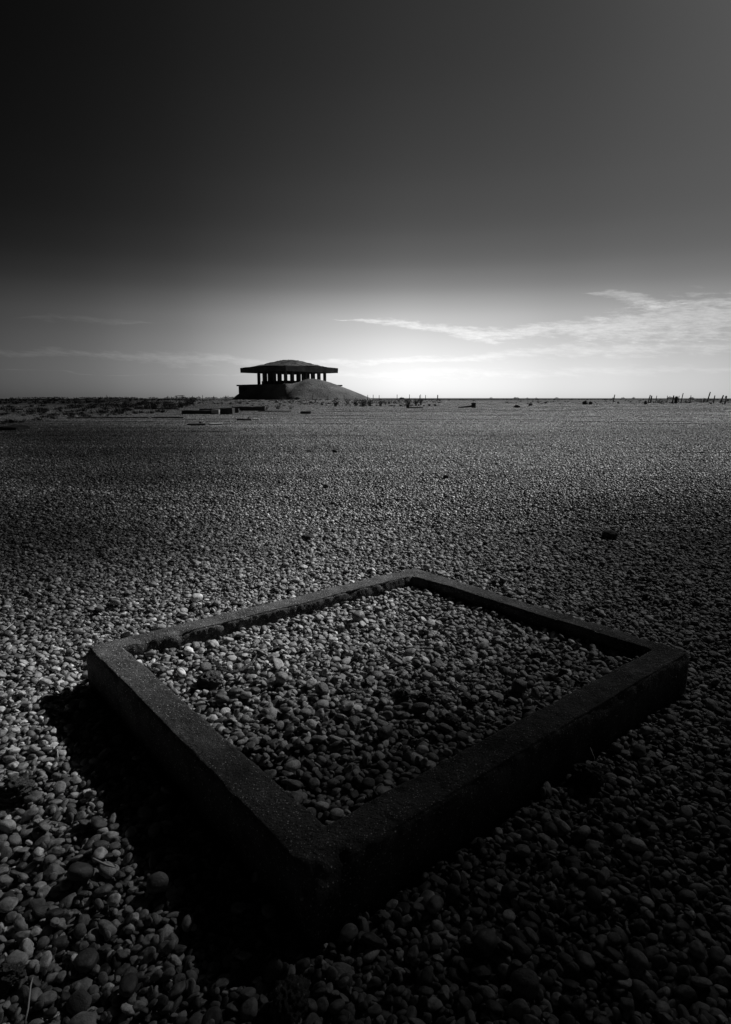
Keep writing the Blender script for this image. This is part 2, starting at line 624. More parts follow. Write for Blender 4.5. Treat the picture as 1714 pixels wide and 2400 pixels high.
# ------------------------------------------------------------------ shingle further out: 2.2 m patches of real pebbles
TS = 2.2
def patch_mesh(seed):
    res = .01
    n = int(TS / res)
    Ht = np.full((n, n), -.03)
    N = 13000
    A, B, Cc = rand_sizes(N, 1.22)
    xs = rng.uniform(0, TS, (N, 4)); ys = rng.uniform(0, TS, (N, 4))
    P = deposit(Ht, 0, 0, res, xs, ys, A, B, Cc, wrap=True)
    top = Ht[np.clip((P[:, 1] / res).astype(int), 0, n - 1), np.clip((P[:, 0] / res).astype(int), 0, n - 1)]
    P = P[P[:, 2] + P[:, 8] > top - .012]
    R = rotations(P); T = np.clip(rand_tones(len(P)) ** 1.3 * 1.5, .02, .8)
    nv = len(V1); VV = np.empty((len(P), nv, 3), np.float32)
    for i, p in enumerate(P):
        Rm = np.array(Euler(R[i]).to_matrix())
        s = far_shapes[rng.integers(0, NK)] * p[6:9]
        VV[i] = s @ Rm.T + np.array([p[0] - TS / 2, p[1] - TS / 2, p[2]])
    FF = (F1[None] + (np.arange(len(P)) * nv)[:, None, None]).reshape(-1, 3)
    me = mesh_from('shingle_patch', VV.reshape(-1, 3), FF.astype(np.int32), M['pebble_far'])
    a = me.attributes.new('tone', 'FLOAT', 'POINT'); a.data.foreach_set('value', np.repeat(T, nv).astype(np.float32))
    print('patch pebbles', len(P), 'mean top', Ht.mean())
    return me


patch_col = bpy.data.collections.new('shingle_patches')
for s in range(2):
    patch_col.objects.link(bpy.data.objects.new('shingle_patch_%d' % s, patch_mesh(s)))


def shingle_limit(u):
    return float(np.interp(u, [-.75, -.6, -.45, -.33, -.27, -.2, .1, .25, .6, .75], [27, 31, 40, 58, 95, 128, 120, 84, 80, 78]))


tp = []
gy_ = Y1 - TS / 2 + .15
y = Y1 + TS / 2 - .35
while y < 132:
    w = .66 * y + 3.2
    x = -w
    while x < w:
        lim = shingle_limit(x / y) * (1 + (.34 if x / y < -.25 else .10) * noise.noise((x * .09, y * .09, 2)) + .08 * noise.noise((x * .4, y * .4, 4)))
        if y < lim * (1.9 if x / y < -.22 else 1): tp.append((x, y))
        x += TS
    y += TS
tp = np.array(tp)
tz = np.array([terrain(a, b) for a, b in tp])
pts = np.c_[tp, tz]
rot = np.zeros((len(pts), 3)); rot[:, 2] = rng.integers(0, 4, len(pts)) * PI / 2
scl = np.ones((len(pts), 3)); scl[:, 2] = 1
points_object('shingle', pts, rot, scl, rng.integers(0, 2, len(pts)), np.ones(len(pts)), patch_col,
              'wide flat field of small pebbles running back from the kerb to the mound and the horizon')

# ------------------------------------------------------------------ ground sheet
def ground():
    V = [(0, 0, -.09)]; Fc = []
    rr = list(np.linspace(1, 8, 8)) + [8 * 1.09 ** k for k in range(1, 83)]
    na = 144
    for r in rr:
        for k in range(na):
            a = 2 * PI * k / na
            x, y = r * math.cos(a), r * math.sin(a)
            V.append((x, y, terrain(x, y) - .075 + (.03 if r > 60 else 0)))
    for k in range(na): Fc.append((0, 1 + k, 1 + (k + 1) % na))
    for i in range(len(rr) - 1):
        for k in range(na):
            a = 1 + i * na + k; b = 1 + i * na + (k + 1) % na
            Fc.append((a, a + na, b + na, b))
    me = bpy.data.meshes.new('ground'); me.from_pydata(V, [], Fc)
    me.polygons.foreach_set('use_smooth', [True] * len(Fc)); me.materials.append(M['soil'])
    o = bpy.data.objects.new('ground', me); C.objects.link(o); tag(o, kind='structure')


ground()

# ------------------------------------------------------------------ pagoda-roofed building on its gravel bank
D0 = 150.0
def P3d(px, py, d):
    x = (px - W_PX / 2) / F_PX; z = (H_PX / 2 - py) / F_PX
    dy = math.cos(PITCH) + z * math.sin(PITCH); dz = z * math.cos(PITCH) - math.sin(PITCH)
    t = d / dy
    return Vector((x * t, d, CAM_H + dz * t))

bc = P3d(680, 933, D0)
g0 = .95
pag = empty('concrete_bunker', (bc.x, D0, g0), RAD(48), label='derelict concrete laboratory with pillared pagoda roof half buried in a gravel bank', cat='building')
# all children in local space; z relative to g0
side = 16.4; zb, zt = 7.2 - g0, 8.33 - g0
mb = MB(); mb.box((0, 0, (zb + zt) / 2), (side, side, zt - zb), taper=1.005)
rs = mb.build('roof_slab', M['dark_concrete'], pag, bevel=.04)
rs.data.materials.clear(); rs.data.materials.append(M['concrete'])
# gravel heaped on the roof
n = 60; V = []; Fc = []
for j in range(n + 1):
    for i in range(n + 1):
        x = (i / n - .5) * (side - .1); y = (j / n - .5) * (side - .1)
        e = max(abs(x), abs(y)) / (side / 2)
        rr = (abs(x / side * 2) ** 2.6 + abs(y / side * 2) ** 2.6) ** (1 / 2.6)
        h = 1.85 * (1 - sst(rr / 1.22)) if rr < 1.22 else 0
        h += (.12 * noise.noise((x * .9, y * .9, 0)) + .08 * noise.noise((x * 2.5, y * 2.5, 3))) * min(1, h * 2 + .2) + .06
        V.append((x, y, zt + max(h, -.02) if e < .995 else zt - .05))
for j in range(n):
    for i in range(n):
        a = j * (n + 1) + i; Fc.append((a, a + 1, a + n + 2, a + n + 1))
m = MB(); m.v = [Vector(v) for v in V]; m.f = Fc
m.build('roof_gravel', M['roofgravel'], pag, smooth=True)
m = MB()
for k in range(260):
    x, y = random.uniform(-.42, .42) * side, random.uniform(-.42, .42) * side
    rr = (abs(x / side * 2) ** 2.6 + abs(y / side * 2) ** 2.6) ** (1 / 2.6)
    if noise.noise((x * .35, y * .35, 9)) < -.05: continue
    h = zt + 1.85 * (1 - sst(rr / 1.22))
    for q in range(9):
        d = Vector((random.gauss(0, .8), random.gauss(0, .8), random.uniform(.3, 1)))
        m.leaf(Vector((x + random.gauss(0, .15), y + random.gauss(0, .15), h - .02)), d, Vector((0, 0, 1)), random.uniform(.1, .28), .09)
m.build('roof_plants', M['leaf'], pag)
# columns: ring of 20
rx, ry = 12.3, 9.7; cw = .56; cz0 = 3.3
ox, oy = .42, -.43          # the ring of columns stands a little right of the roof's centre
for s in range(4):
    nn_ = (6, 5, 6, 5)[s]
    for k in range(nn_):
        t = k / nn_
        x, y = ((-rx / 2 + rx * t, -ry / 2), (rx / 2, -ry / 2 + ry * t), (rx / 2 - rx * t, ry / 2), (-rx / 2, ry / 2 - ry * t))[s]
        MB().box((x + ox, y + oy, (cz0 + zb) / 2), (cw, cw, zb - cz0 - .004), jit=.006).build('column', M['concrete'], pag, bevel=.03)
# cell walls inside the ring and the wider lower storey with its flat roof
wz = 5.25 - g0
m = MB()
wx_, wy_ = rx - 1.3, ry - 1.3
for s in range(4):
    c = ((0, -wy_ / 2), (wx_ / 2, 0), (0, wy_ / 2), (-wx_ / 2, 0))[s]
    sz = ((wx_ + .4, .4), (.4, wy_ - .4), (wx_ + .4, .4), (.4, wy_ - .4))[s]
    m.box((c[0] + ox, c[1] + oy, (wz + 3.0) / 2), (sz[0], sz[1], wz - 3.0))
m.build('cell_wall', M['dark_concrete'], pag)
lw = 17.9; lz = 4.42 - g0
MB().box((0, 0, (lz - .36) / 2 - .2), (lw - .7, lw - .7, lz - .36 + .4)).build('lower_wall', M['concrete'], pag)
MB().box((0, 0, lz - .17), (lw, lw, .34)).build('lower_roof', M['concrete'], pag, bevel=.03)
# window band near the left corner, on the front-left face (local -x side)
wf = MB()
for k in range(4):
    wf = MB(); yy = lw / 2 - 1.0 - k * .75
    fr = MB().box((-(lw - .7) / 2 - .02, yy, lz - .95), (.10, .66, .78)).build('window', M['dark_concrete'], pag)
    MB().box((-(lw - .7) / 2 - .075, yy, lz - .95), (.02, .52, .62)).build('pane', M['tile_dark'], fr)

# gravel bank round it
def bank_h(x, y):
    """x, y world relative to building centre"""
    c, s = math.cos(-RAD(48)), math.sin(-RAD(48))
    lx, ly = x * c - y * s, x * s + y * c
    w = lw / 2 - .4
    dx, dy = max(abs(lx) - w, 0), max(abs(ly) - w, 0)
    d = math.hypot(dx, dy)
    # bank against the two front faces, nothing by the far left and far right corners
    top = 3.75 - max(0, -x - 7.5) * .08 - .11 * max(0, abs(x) - 4.5) ** 1.35
    top *= sst((15.5 - abs(x + .3)) / 5) * .25 + .75
    h1 = top - (1.15 - .45 * sst((x + 1) / 5) - .78 * sst((-x - 9) / 3)) * max(0, d - .4)
    if y > 3: h1 -= (y - 3) * .5
    # main heap towards the right front
    hx, hy = x - 5.6, y + 9.4
    kx = .44 + (1.0 - .44) * sst(.5 - hx / 3.0)
    r = math.sqrt((hx * kx) ** 2 + (hy * .62) ** 2)
    h2 = 4.9 - (math.sqrt(r * r + 4.4) - 2.1)
    h = max(h1, h2) + .35 * math.exp(-((h1 - h2) / .8) ** 2)
    if h < .5: h = .5 * math.exp((h - .5) * 1.3) - .12
    return h - .25 + .07 * noise.noise((x * .5, y * .5, 1)) + .05 * noise.noise((x * 1.6, y * 1.6, 1))

n = 170; V = []; Fc = []
for j in range(n + 1):
    for i in range(n + 1):
        x = -26 + 56 * i / n; y = -26 + 40 * j / n
        V.append(Vector((bc.x + x, D0 + y, terrain(bc.x + x, D0 + y) + bank_h(x, y) - .06)))
for j in range(n):
    for i in range(n):
        a = j * (n + 1) + i; Fc.append((a, a + 1, a + n + 2, a + n + 1))
m = MB(); m.v = V; m.f = Fc
hb = m.build('gravel_mound', M['gravel'], None, smooth=True, loc=Vector((bc.x, D0, g0)))
tag(hb, 'tall rounded bank of gravel heaped against the pagoda-roofed building', 'mound')

# ------------------------------------------------------------------ world
w = bpy.data.worlds.new("World"); S.world = w; w.use_nodes = True
t = NT(w.node_tree); bg = w.node_tree.nodes['Background']
sk = t.n('ShaderNodeTexSky'); sk.sky_type = 'NISHITA'; sk.sun_disc = False
sk.sun_elevation = RAD(SUN_EL); sk.sun_rotation = RAD(SUN_AZ)
sep = t.n('ShaderNodeSeparateColor'); t.l(sk.outputs[0], sep.inputs[0])
red = sep.outputs[0]                      # black and white through a red filter
gen = t.n('ShaderNodeTexCoord').outputs['Generated']
nrm = t.n('ShaderNodeVectorMath', operation='NORMALIZE'); t.l(gen, nrm.inputs[0])
sx = t.n('ShaderNodeSeparateXYZ'); t.l(nrm.outputs[0], sx.inputs[0])
el = t.m('MULTIPLY', t.m('ARCSINE', sx.outputs[2]), 180 / PI)
az = t.m('MULTIPLY', t.m('ARCTAN2', sx.outputs[0], sx.outputs[1]), 180 / PI)


def curve(f, lo, hi, pts, vmax):
    k = t.m('DIVIDE', t.m('SUBTRACT', f, lo), hi - lo, clamp=True)
    q = [((a - lo) / (hi - lo), v / vmax) for a, v in pts if lo <= a <= hi]
    return t.m('MULTIPLY', t.ramp(k, q, 'CARDINAL'), vmax)


G = curve(el, 0, 60, [(0, 1.42), (1, 1.38), (3.5, 1.3), (5.5, 1.15), (7.4, .95), (9.2, .56), (11.2, .29), (14, .15), (18, .085), (24, .04), (30, .025), (60, .02)], 1.5)
g = curve(az, -90, 90, [(-90, .02), (-60, .04), (-40, .08), (-30.8, .125), (-22, .23), (-15, .4), (-8, .68), (0, .88), (6, .83), (15, .56), (23, .36), (30.8, .21), (45, .08), (80, .02), (90, .02)], 1.5)
b = curve(az, -90, 90, [(-90, .01), (-60, .014), (-30.8, .016), (-15, .046), (0, .08), (15, .10), (30.8, .105), (38, .06), (50, .02), (60, .01), (90, .008)], .5)
b = t.m('MULTIPLY', b, curve(el, 0, 90, [(0, 1), (28, 1), (36, .8), (50, .3), (70, .15), (90, .15)], 1.2))
mod = t.m('ADD', t.m('MULTIPLY', G, g), b)
base = t.m('MULTIPLY', red, mod)

# thin cirrus: bands in (azimuth, elevation)
cxy = t.n('ShaderNodeCombineXYZ')
t.l(t.m('MULTIPLY', az, .12), cxy.inputs[0]); t.l(t.m('MULTIPLY', el, .55), cxy.inputs[1])
wv = t.noise(cxy.outputs[0], 1.2, 3, .5)
cx2 = t.n('ShaderNodeCombineXYZ')
t.l(t.m('MULTIPLY', az, .22), cx2.inputs[0]); t.l(t.m('ADD', t.m('MULTIPLY', el, 1.1), t.m('MULTIPLY', az, .06)), cx2.inputs[1])
tex = t.noise(cx2.outputs[0], 2.3, 10, .7)

fine = t.ramp(t.noise(cx2.outputs[0], 5.5, 6, .7), [(.3, .45), (.62, 1.25)])


def band(pts_c, pts_w, thr, amt):
    c = curve(az, -40, 40, pts_c, 20); wd = curve(az, -40, 40, pts_w, 5)
    d = t.m('ABSOLUTE', t.m('SUBTRACT', t.m('ADD', el, t.m('MULTIPLY', t.m('SUBTRACT', wv, .5), 1.6)), c))
    k = t.m('SUBTRACT', 1, t.m('DIVIDE', d, t.m('ADD', wd, .001)), clamp=True)
    q = t.m('SUBTRACT', t.m('ADD', tex, t.m('MULTIPLY', k, .38)), thr)
    q = t.m('MULTIPLY', t.m('MULTIPLY', q, 4.2, clamp=True), t.m('MULTIPLY', k, 3, clamp=True))
    q = t.m('MULTIPLY', q, fine)
    return t.m('MULTIPLY', q, amt)


c1 = band([(-40, 7), (-2, 6.9), (3, 6.5), (10, 5.7), (18, 5.7), (23, 6.1), (30, 6.4), (40, 6)], [(-40, .0), (-3, .0), (0, .45), (10, .9), (18, 1.3), (24, 2.4), (31, 2.7), (40, 2)], .60, .30)
c2 = band([(-40, 3.6), (-30, 3.6), (-15, 3.4), (-5, 3.1), (10, 3.6), (20, 4.0), (40, 3.6)], [(-40, .5), (-28, .45), (-14, .8), (-6, .5), (8, .5), (18, 1.0), (30, .9), (40, .8)], .64, .17)
c3 = band([(-40, 6.2), (-25, 6.2), (40, 6.2)], [(-40, 0), (-29, 0), (-26, .4), (-21, .3), (-18, .0), (40, 0)], .62, .09)
c4 = band([(-40, 9), (18, 8.6), (21, 8.3), (24, 7.6), (40, 7)], [(-40, 0), (18.6, 0), (20, .35), (22.5, .6), (24.5, .5), (27, 0), (40, 0)], .58, .22)
c5 = band([(-40, 2.0), (0, 2.1), (40, 2.3)], [(-40, .1), (-10, .2), (3, .9), (20, .8), (40, .6)], .68, .10)
glow = t.m('ADD', t.m('MULTIPLY', g, .45), t.m('MULTIPLY', b, 4))
cl = t.m('ADD', t.m('ADD', c1, c2), t.m('ADD', t.m('ADD', c3, c4), c5))
cl = t.m('MULTIPLY', cl, glow)
tot = t.m('ADD', base, cl)
t.l(tot, bg.inputs['Color'])
SKY = .1 * 2 ** -.35
bg.inputs['Strength'].default_value = SKY
# cloud term was given in picture units: bring it to the sky texture's own scale
t.l(t.m('ADD', base, t.m('MULTIPLY', cl, 10.0)), bg.inputs['Color'])

# ------------------------------------------------------------------ sun
sl = bpy.data.lights.new('sun', 'SUN'); sl.energy = 5.0; sl.angle = RAD(.53); sl.color = (1, 1, 1)
so = bpy.data.objects.new('sun', sl); C.objects.link(so)
sd = Vector((math.sin(RAD(SUN_AZ)) * math.cos(RAD(SUN_EL)), math.cos(RAD(SUN_AZ)) * math.cos(RAD(SUN_EL)), math.sin(RAD(SUN_EL))))
so.rotation_euler = (-sd).to_track_quat('-Z', 'Y').to_euler(); so.location = (20, 16, 25)

S.view_settings.view_transform = 'Standard'; S.view_settings.look = 'None'
S.view_settings.exposure = 0.35; S.view_settings.gamma = 1
S.cycles.max_bounces = 5; S.cycles.transparent_max_bounces = 12
#@@MORE
# ================================================================== things on the shingle
def rough_box(name, c, size, m, rz=0, parent=None, step=.15, amp=.03, tilt=0.0, seed=0, sink=.12):
    """an eroded block standing with its base at c (sunk a little into the stones)"""
    bm = bmesh.new()
    sx_, sy_, sz_ = size[0], size[1], size[2] + sink
    nx_, ny_, nz_ = [max(2, min(40, int(q / step))) for q in (sx_, sy_, sz_)]
    vs = {}
    def vert(i, j, k):
        key = (i, j, k)
        if key not in vs:
            p = Vector(((i / nx_ - .5) * sx_, (j / ny_ - .5) * sy_, k / nz_ * sz_ - sink))
            q = p + Vector((seed * 7.1, 0, 0))
            d = Vector((noise.noise(q * 2.2), noise.noise(q * 2.2 + Vector((5, 5, 5))), noise.noise(q * 2.2 + Vector((0, 9, 0)))))
            d += .5 * Vector((noise.noise(q * 7), noise.noise(q * 7 + Vector((3, 0, 0))), noise.noise(q * 7 + Vector((0, 0, 4)))))
            e = sum(1 for a, n_ in ((i, nx_), (j, ny_), (k, nz_)) if a in (0, n_))
            p = p + d * amp
            if e >= 2: p *= 1 - amp * .4 / max(.2, max(size) / 2)
            vs[key] = bm.verts.new(p)
        return vs[key]
    def quad(a, b, c_, d): bm.faces.new([vert(*a), vert(*b), vert(*c_), vert(*d)])
    for i in range(nx_):
        for j in range(ny_):
            quad((i, j, 0), (i, j + 1, 0), (i + 1, j + 1, 0), (i + 1, j, 0)); quad((i, j, nz_), (i + 1, j, nz_), (i + 1, j + 1, nz_), (i, j + 1, nz_))
    for i in range(nx_):
        for k in range(nz_):
            quad((i, 0, k), (i + 1, 0, k), (i + 1, 0, k + 1), (i, 0, k + 1)); quad((i, ny_, k), (i, ny_, k + 1), (i + 1, ny_, k + 1), (i + 1, ny_, k))
    for j in range(ny_):
        for k in range(nz_):
            quad((0, j, k), (0, j, k + 1), (0, j + 1, k + 1), (0, j + 1, k)); quad((nx_, j, k), (nx_, j + 1, k), (nx_, j + 1, k + 1), (nx_, j, k + 1))
    me = bpy.data.meshes.new(name); bm.to_mesh(me); bm.free()
    me.materials.append(m)
    o = bpy.data.objects.new(name, me); C.objects.link(o)
    o.location = c; o.rotation_euler = (0, tilt, rz)
    if parent: o.parent = parent
    return o


def spot(x0, x1, yb, yt):
    """ground point, width and height in metres of something the photo shows between these pixels"""
    g = on_ground((x0 + x1) / 2, yb)
    return g, (x1 - x0) * g.y / F_PX, (yb - yt) * g.y / F_PX


def block(name, x0, x1, yb, yt, depth, m, label, cat, rz=0, **kw):
    g, w_, h_ = spot(x0, x1, yb, yt)
    o = rough_box(name, g + Vector((0, depth / 2 * .6, 0)), (w_, depth, h_), m, rz, seed=x0 * .13, **kw)
    tag(o, label, cat)
    return o


# long broken wall left of the mound: built as one ruin with its parts
g, w_, h_ = spot(426, 575, 971, 957)
ruin = empty('ruined_wall', g, label='long low ruined dark concrete wall with one pale end block on the shingle', cat='wall')
k = g.y / F_PX
def rp(px, dy, dz=0): return ((px - 500.5) * k, dy, dz)
rough_box('front_wall', rp(462, .3), (72 * k, .35, 9 * k), M['dark_concrete'], RAD(3), ruin, seed=1)
tag(rough_box('end_block', rp(506.5, .0), (17 * k, .5, 11 * k), M['pale_concrete'], 0, ruin, seed=2, amp=.012), 'pale square end block')
rough_box('corner_pier', rp(529, .7), (28 * k, .9, 14.5 * k), M['dark_concrete'], 0, ruin, seed=3)
rough_box('back_wall', rp(490, 3.2), (98 * k, .3, 11 * k), M['dark_concrete'], RAD(-2), ruin, seed=4)
block('wall_stub', 545, 621, 963, 953, .5, M['dark_concrete'], 'dark low concrete wall stub with rounded right end, just right of the long ruined wall', 'wall', RAD(4), amp=.06)
s1 = empty('foundation_slab', on_ground(462, 997), label='small dark concrete slab with a lump on top, nearest slab below the long ruined wall', cat='slab')
k = s1.location.y / F_PX
rough_box('slab', (0, .3, 0), (43 * k, .8, 4.2 * k), M['dark_concrete'], 0, s1, seed=5, amp=.02)
rough_box('slab_end', (34 * k, .9, 0), (32 * k, .7, 3.2 * k), M['pale_concrete'], RAD(12), s1, seed=6, amp=.015)
rough_box('lump', (4 * k, .35, 4 * k), (5 * k, .12, 4 * k), M['dark_concrete'], 0, s1, seed=7, amp=.02, sink=.02)
s2 = empty('foundation_slab', on_ground(573, 985), label='small dark slab with a stub near its right end, between the ruined wall and the square block', cat='slab')
k = s2.location.y / F_PX
rough_box('slab', (0, .3, 0), (33 * k, .8, 3.6 * k), M['dark_concrete'], 0, s2, seed=8, amp=.02)
rough_box('slab_end', (22 * k, .8, 0), (14 * k, .6, 2.2 * k), M['pale_concrete'], RAD(8), s2, seed=9, amp=.015)
rough_box('lump', (7 * k, .35, 3.4 * k), (5 * k, .12, 3 * k), M['dark_concrete'], 0, s2, seed=10, amp=.02, sink=.02)
block('concrete_block', 705, 729, 970, 964, .6, M['dark_concrete'], 'single dark oblong concrete block lying alone in front of the mound', 'block', amp=.015)
block('concrete_block', -12, 47, 1008, 1000, 1.0, M['dark_concrete'], 'flat dark slab of concrete at the left edge of the picture', 'slab', RAD(-3), amp=.05)
block('wooden_plank', 606, 682, 964.5, 962.6, .15, M['wood'], 'thin dark plank lying flat on shingle right of the wall stub', 'plank', RAD(1.5), amp=.01, sink=.02)
block('wooden_plank', 330, 420, 959.5, 957, .25, M['dark_concrete'], 'narrow dark sleeper half buried left of the ruined wall', 'sleeper', RAD(-2), amp=.02, sink=.04)
block('concrete_kerbing', 165, 425, 980, 977.5, .3, M['dark_concrete'], 'long thin edging strip along the front of the dark scrub at left', 'edging', RAD(7), amp=.02, sink=.05)

# stump with its beam, right of centre
b1 = empty('fallen_post', on_ground(1110, 956), label='dark rounded stump with a long beam leaning on its left side', cat='stump')
k = b1.location.y / F_PX
rough_box('stump', (0, 0, 0), (9.5 * k, .35, 12.5 * k), M['rock'], 0, b1, seed=11, amp=.05)
MB().tube([(-36 * k, -.2, 1.2 * k), (-18 * k, 0, 2.5 * k), (-3 * k, .1, 4.2 * k)], [.06, .085, .09], 8).build('beam', M['wood'], b1)
b2 = empty('fallen_post', on_ground(957, 957), label='short dark leaning stump with a beam lying to its right before upright plants', cat='stump')
k = b2.location.y / F_PX
rough_box('stump', (0, 0, 0), (6.5 * k, .3, 10 * k), M['rock'], 0, b2, seed=12, amp=.05, tilt=-.12)
MB().tube([(4 * k, .1, 2.5 * k), (20 * k, .2, 2.0 * k), (35 * k, .2, 1.2 * k)], [.07, .06, .06], 8).build('beam', M['wood'], b2)


def rock(px, yb, wpx, hpx, label, seed, m='rock', cat='rock', name='rock', flat=1.0):
    g, w_, h_ = spot(px - wpx / 2, px + wpx / 2, yb, yb - hpx)
    V, Fc = ico(4)
    P_ = pebble_shape(V, seed, 'flint' if seed % 2 else 'lumpy')
    for i in range(len(P_)):
        P_[i] *= 1 + .07 * noise.noise(Vector(P_[i]) * 5 + Vector((seed, 0, 0))) + .05 * noise.noise(Vector(P_[i]) * 11)
    P_ = P_ * np.array([w_ / 2, w_ / 2 * .8 * flat, h_ * .62])
    me = mesh_from(name, P_, Fc, M[m])
    o = bpy.data.objects.new(name, me); C.objects.link(o)
    o.location = g + Vector((0, w_ * .3, h_ * .36)); o.rotation_euler = (0, 0, seed)
    tag(o, label, cat)
    return o


rock(1213, 955, 16, 5.5, 'flat dark rock on shingle to the right of the stump with the leaning beam', 21)
rock(1244, 951, 9, 5.5, 'small pointed rock on the pale strip right of the flat dark rock', 22)
rock(1374, 948, 15, 10, 'larger left lobe of the dark two-part boulder before the leaning post', 23)
rock(1385, 948, 9, 7.5, 'smaller right lobe of the dark two-part boulder before the leaning post', 24)
rock(1450, 946, 5, 5, 'tiny dark stone just right of the lone leaning post', 25)
rock(1514, 947.5, 8, 9, 'squat dark boulder at the foot of the cluster of old posts', 26)
rock(1046, 1122, 17, 9, 'dark stone standing out on open shingle behind the far corner of the kerb', 27)
rock(785, 1061, 12, 8, 'small dark stone on open shingle far below the mound', 28)
rock(765, 1143, 12, 9, 'little dark clump in the middle of open shingle', 29, m='rust')
rock(1434, 1262, 40, 19, 'biggest dark boulder on the right side of open shingle', 30)
rock(718, 1266, 27, 12, 'flat dark flagstone on shingle beyond the kerb', 31)
rock(725, 1058, 14, 4, 'thin dark stone lying just left of the small dark stone below the mound', 32)
rock(1668, 947, 6, 4, 'little rock by the slanting posts at far right', 33)
rock(300, 962, 28, 7, 'dark hummock in the scrub at left', 34)
rock(698, 936, 15, 7, 'pale topped rubble heap at the foot of the mound', 35, m='concrete', cat='rubble', name='rubble')
rock(238, 968, 26, 8, 'dark hummock nearer the camera at the front edge of the left scrub', 36)
rock(160, 972, 30, 6, 'leftmost dark hummock at the front edge of the scrub', 38)
for (px, py, w_, sd, lb) in ((350, 980, 8, 41, 'small white stone on dark shingle at left of the ruined wall'),
                             (152, 970, 4, 43, 'tiny white stone in front of the leftmost hummock'),
                             (252, 992, 4, 45, 'tiny white stone on shingle below the left scrub')):
    rock(px, py, w_, 3, lb, sd, m='pale_concrete', cat='stone', name='stone')

# rusted clinker lumps caught among the stones
def lump(px, py, z, r, label, seed):
    V, Fc = ico(5)
    P_ = V.copy()
    for i in range(len(P_)):
        v = Vector(V[i])
        kk = 1 + .35 * noise.noise(v * 1.6 + Vector((seed, 0, 0))) + .28 * noise.noise(v * 4.5 + Vector((0, seed, 0))) + .16 * noise.noise(v * 11)
        P_[i] = (v * kk)[:]
    P_ = P_ * np.array([r, r * .8, r * .62])
    me = mesh_from('clinker_lump', P_, Fc, M['rust'])
    o = bpy.data.objects.new('clinker_lump', me); C.objects.link(o)
    x, y = hit(px, py, z); o.location = (x, y, z + r * .15); o.rotation_euler = (0, 0, seed)
    tag(o, label, 'clinker')


lump(493, 1600, .13, .055, 'crusty dark clinker lump beside the curved rusty strip inside the kerb', 3)
lump(945, 1630, .13, .034, 'crusty lump left of centre group among pebbles inside the kerb, near the right', 5)
lump(1000, 1640, .12, .035, 'crusty lump among pebbles in the middle right inside the kerb', 6)
lump(1055, 1700, .12, .045, 'crusty lump lowest of those towards the front right arm of the kerb', 8)
lump(1105, 1650, .12, .03, 'crusty lump nearest the front right arm of the kerb', 9)
lump(350, 1497, .15, .035, 'dark crusty lump on the kerb edge by its left corner', 10)
lump(427, 1478, .15, .036, 'dark crusty lump on the kerb edge, second from its left corner', 12)
lump(38, 1855, .02, .05, 'crusty dark clump on shingle at the left edge of the picture', 13)
lump(680, 2350, .02, .048, 'crusty clump at the bottom of the picture below the kerb corner', 14)
lump(1380, 1820, .02, .05, 'crusty clump on shingle in the shade beside the front right arm', 15)
lump(20, 2290, .02, .03, 'crusty tuft near the bottom left corner of the picture', 16)

# curved rusty strip inside the kerb
pts = []
for px, py, dz in ((500, 1565, .03), (520, 1582, .02), (545, 1588, .018), (570, 1583, .02), (590, 1572, .028), (603, 1560, .04)):
    x, y = hit(px, py, .14); pts.append(Vector((x, y, .145 + dz)))
m = MB(); n0 = len(pts)
for i, p in enumerate(pts):
    wv_ = .007 + .002 * math.sin(i * 2.2)
    for dx, dz in ((-1, 0), (1, 0), (1, .004), (-1, .004)):
        m.v.append(p + Vector((0, dx * wv_, dz + dx * .003)))
for i in range(n0 - 1):
    for k_ in range(4):
        a = i * 4 + k_; b_ = i * 4 + (k_ + 1) % 4
        m.f.append((a, b_, b_ + 4, a + 4))
m.f += [(3, 2, 1, 0), tuple(len(m.v) - 4 + q for q in range(4))]
tag(m.build('metal_strip', M['rust'], None), 'curved rusty metal strip lying on pebbles inside the kerb', 'strip')


def stalk(path, r, label, m='straw', name='dry_stalk'):
    pts = []
    for px, py, z in path:
        x, y = hit(px, py, z); pts.append((x, y, z))
    tag(MB().tube(pts, [r] * (len(pts) - 1) + [r * .4], 5).build(name, M[m], None, smooth=True), label, 'stalk')


stalk([(218, 2013, .035), (232, 2020, .037), (250, 2028, .036), (274, 2034, .03)], .0035, 'pale straw lying across pebbles at lower left')
stalk([(1535, 2112, .01), (1523, 2080, .05), (1522, 2055, .07), (1530, 2045, .075), (1531, 2027, .09)], .0012, 'thin kinked grass stalk standing at lower right')
stalk([(58, 2400, .02), (66, 2365, .03), (72, 2310, .05), (78, 2290, .05)], .002, 'thin dry stem near the bottom left corner')
stalk([(1384, 1752, .04), (1393, 1775, .03), (1396, 1790, .02)], .0012, 'tiny pale blade by the front right arm of the kerb')
stalk([(135, 1757, .04), (136, 1775, .03), (133, 1785, .02)], .002, 'short pale curled stalk on pebbles below the left corner of the kerb')
stalk([(1660, 2092, .03), (1685, 2103, .03), (1712, 2108, .03)], .0015, 'fine trailing stalk at the right edge of the picture')
stalk([(812, 2400, .03), (820, 2378, .05)], .003, 'short broken stem at the bottom edge of the picture')
stalk([(10, 1478, .03), (32, 1460, .03)], .003, 'straight pale straw at the left edge, level with the kerb corner')


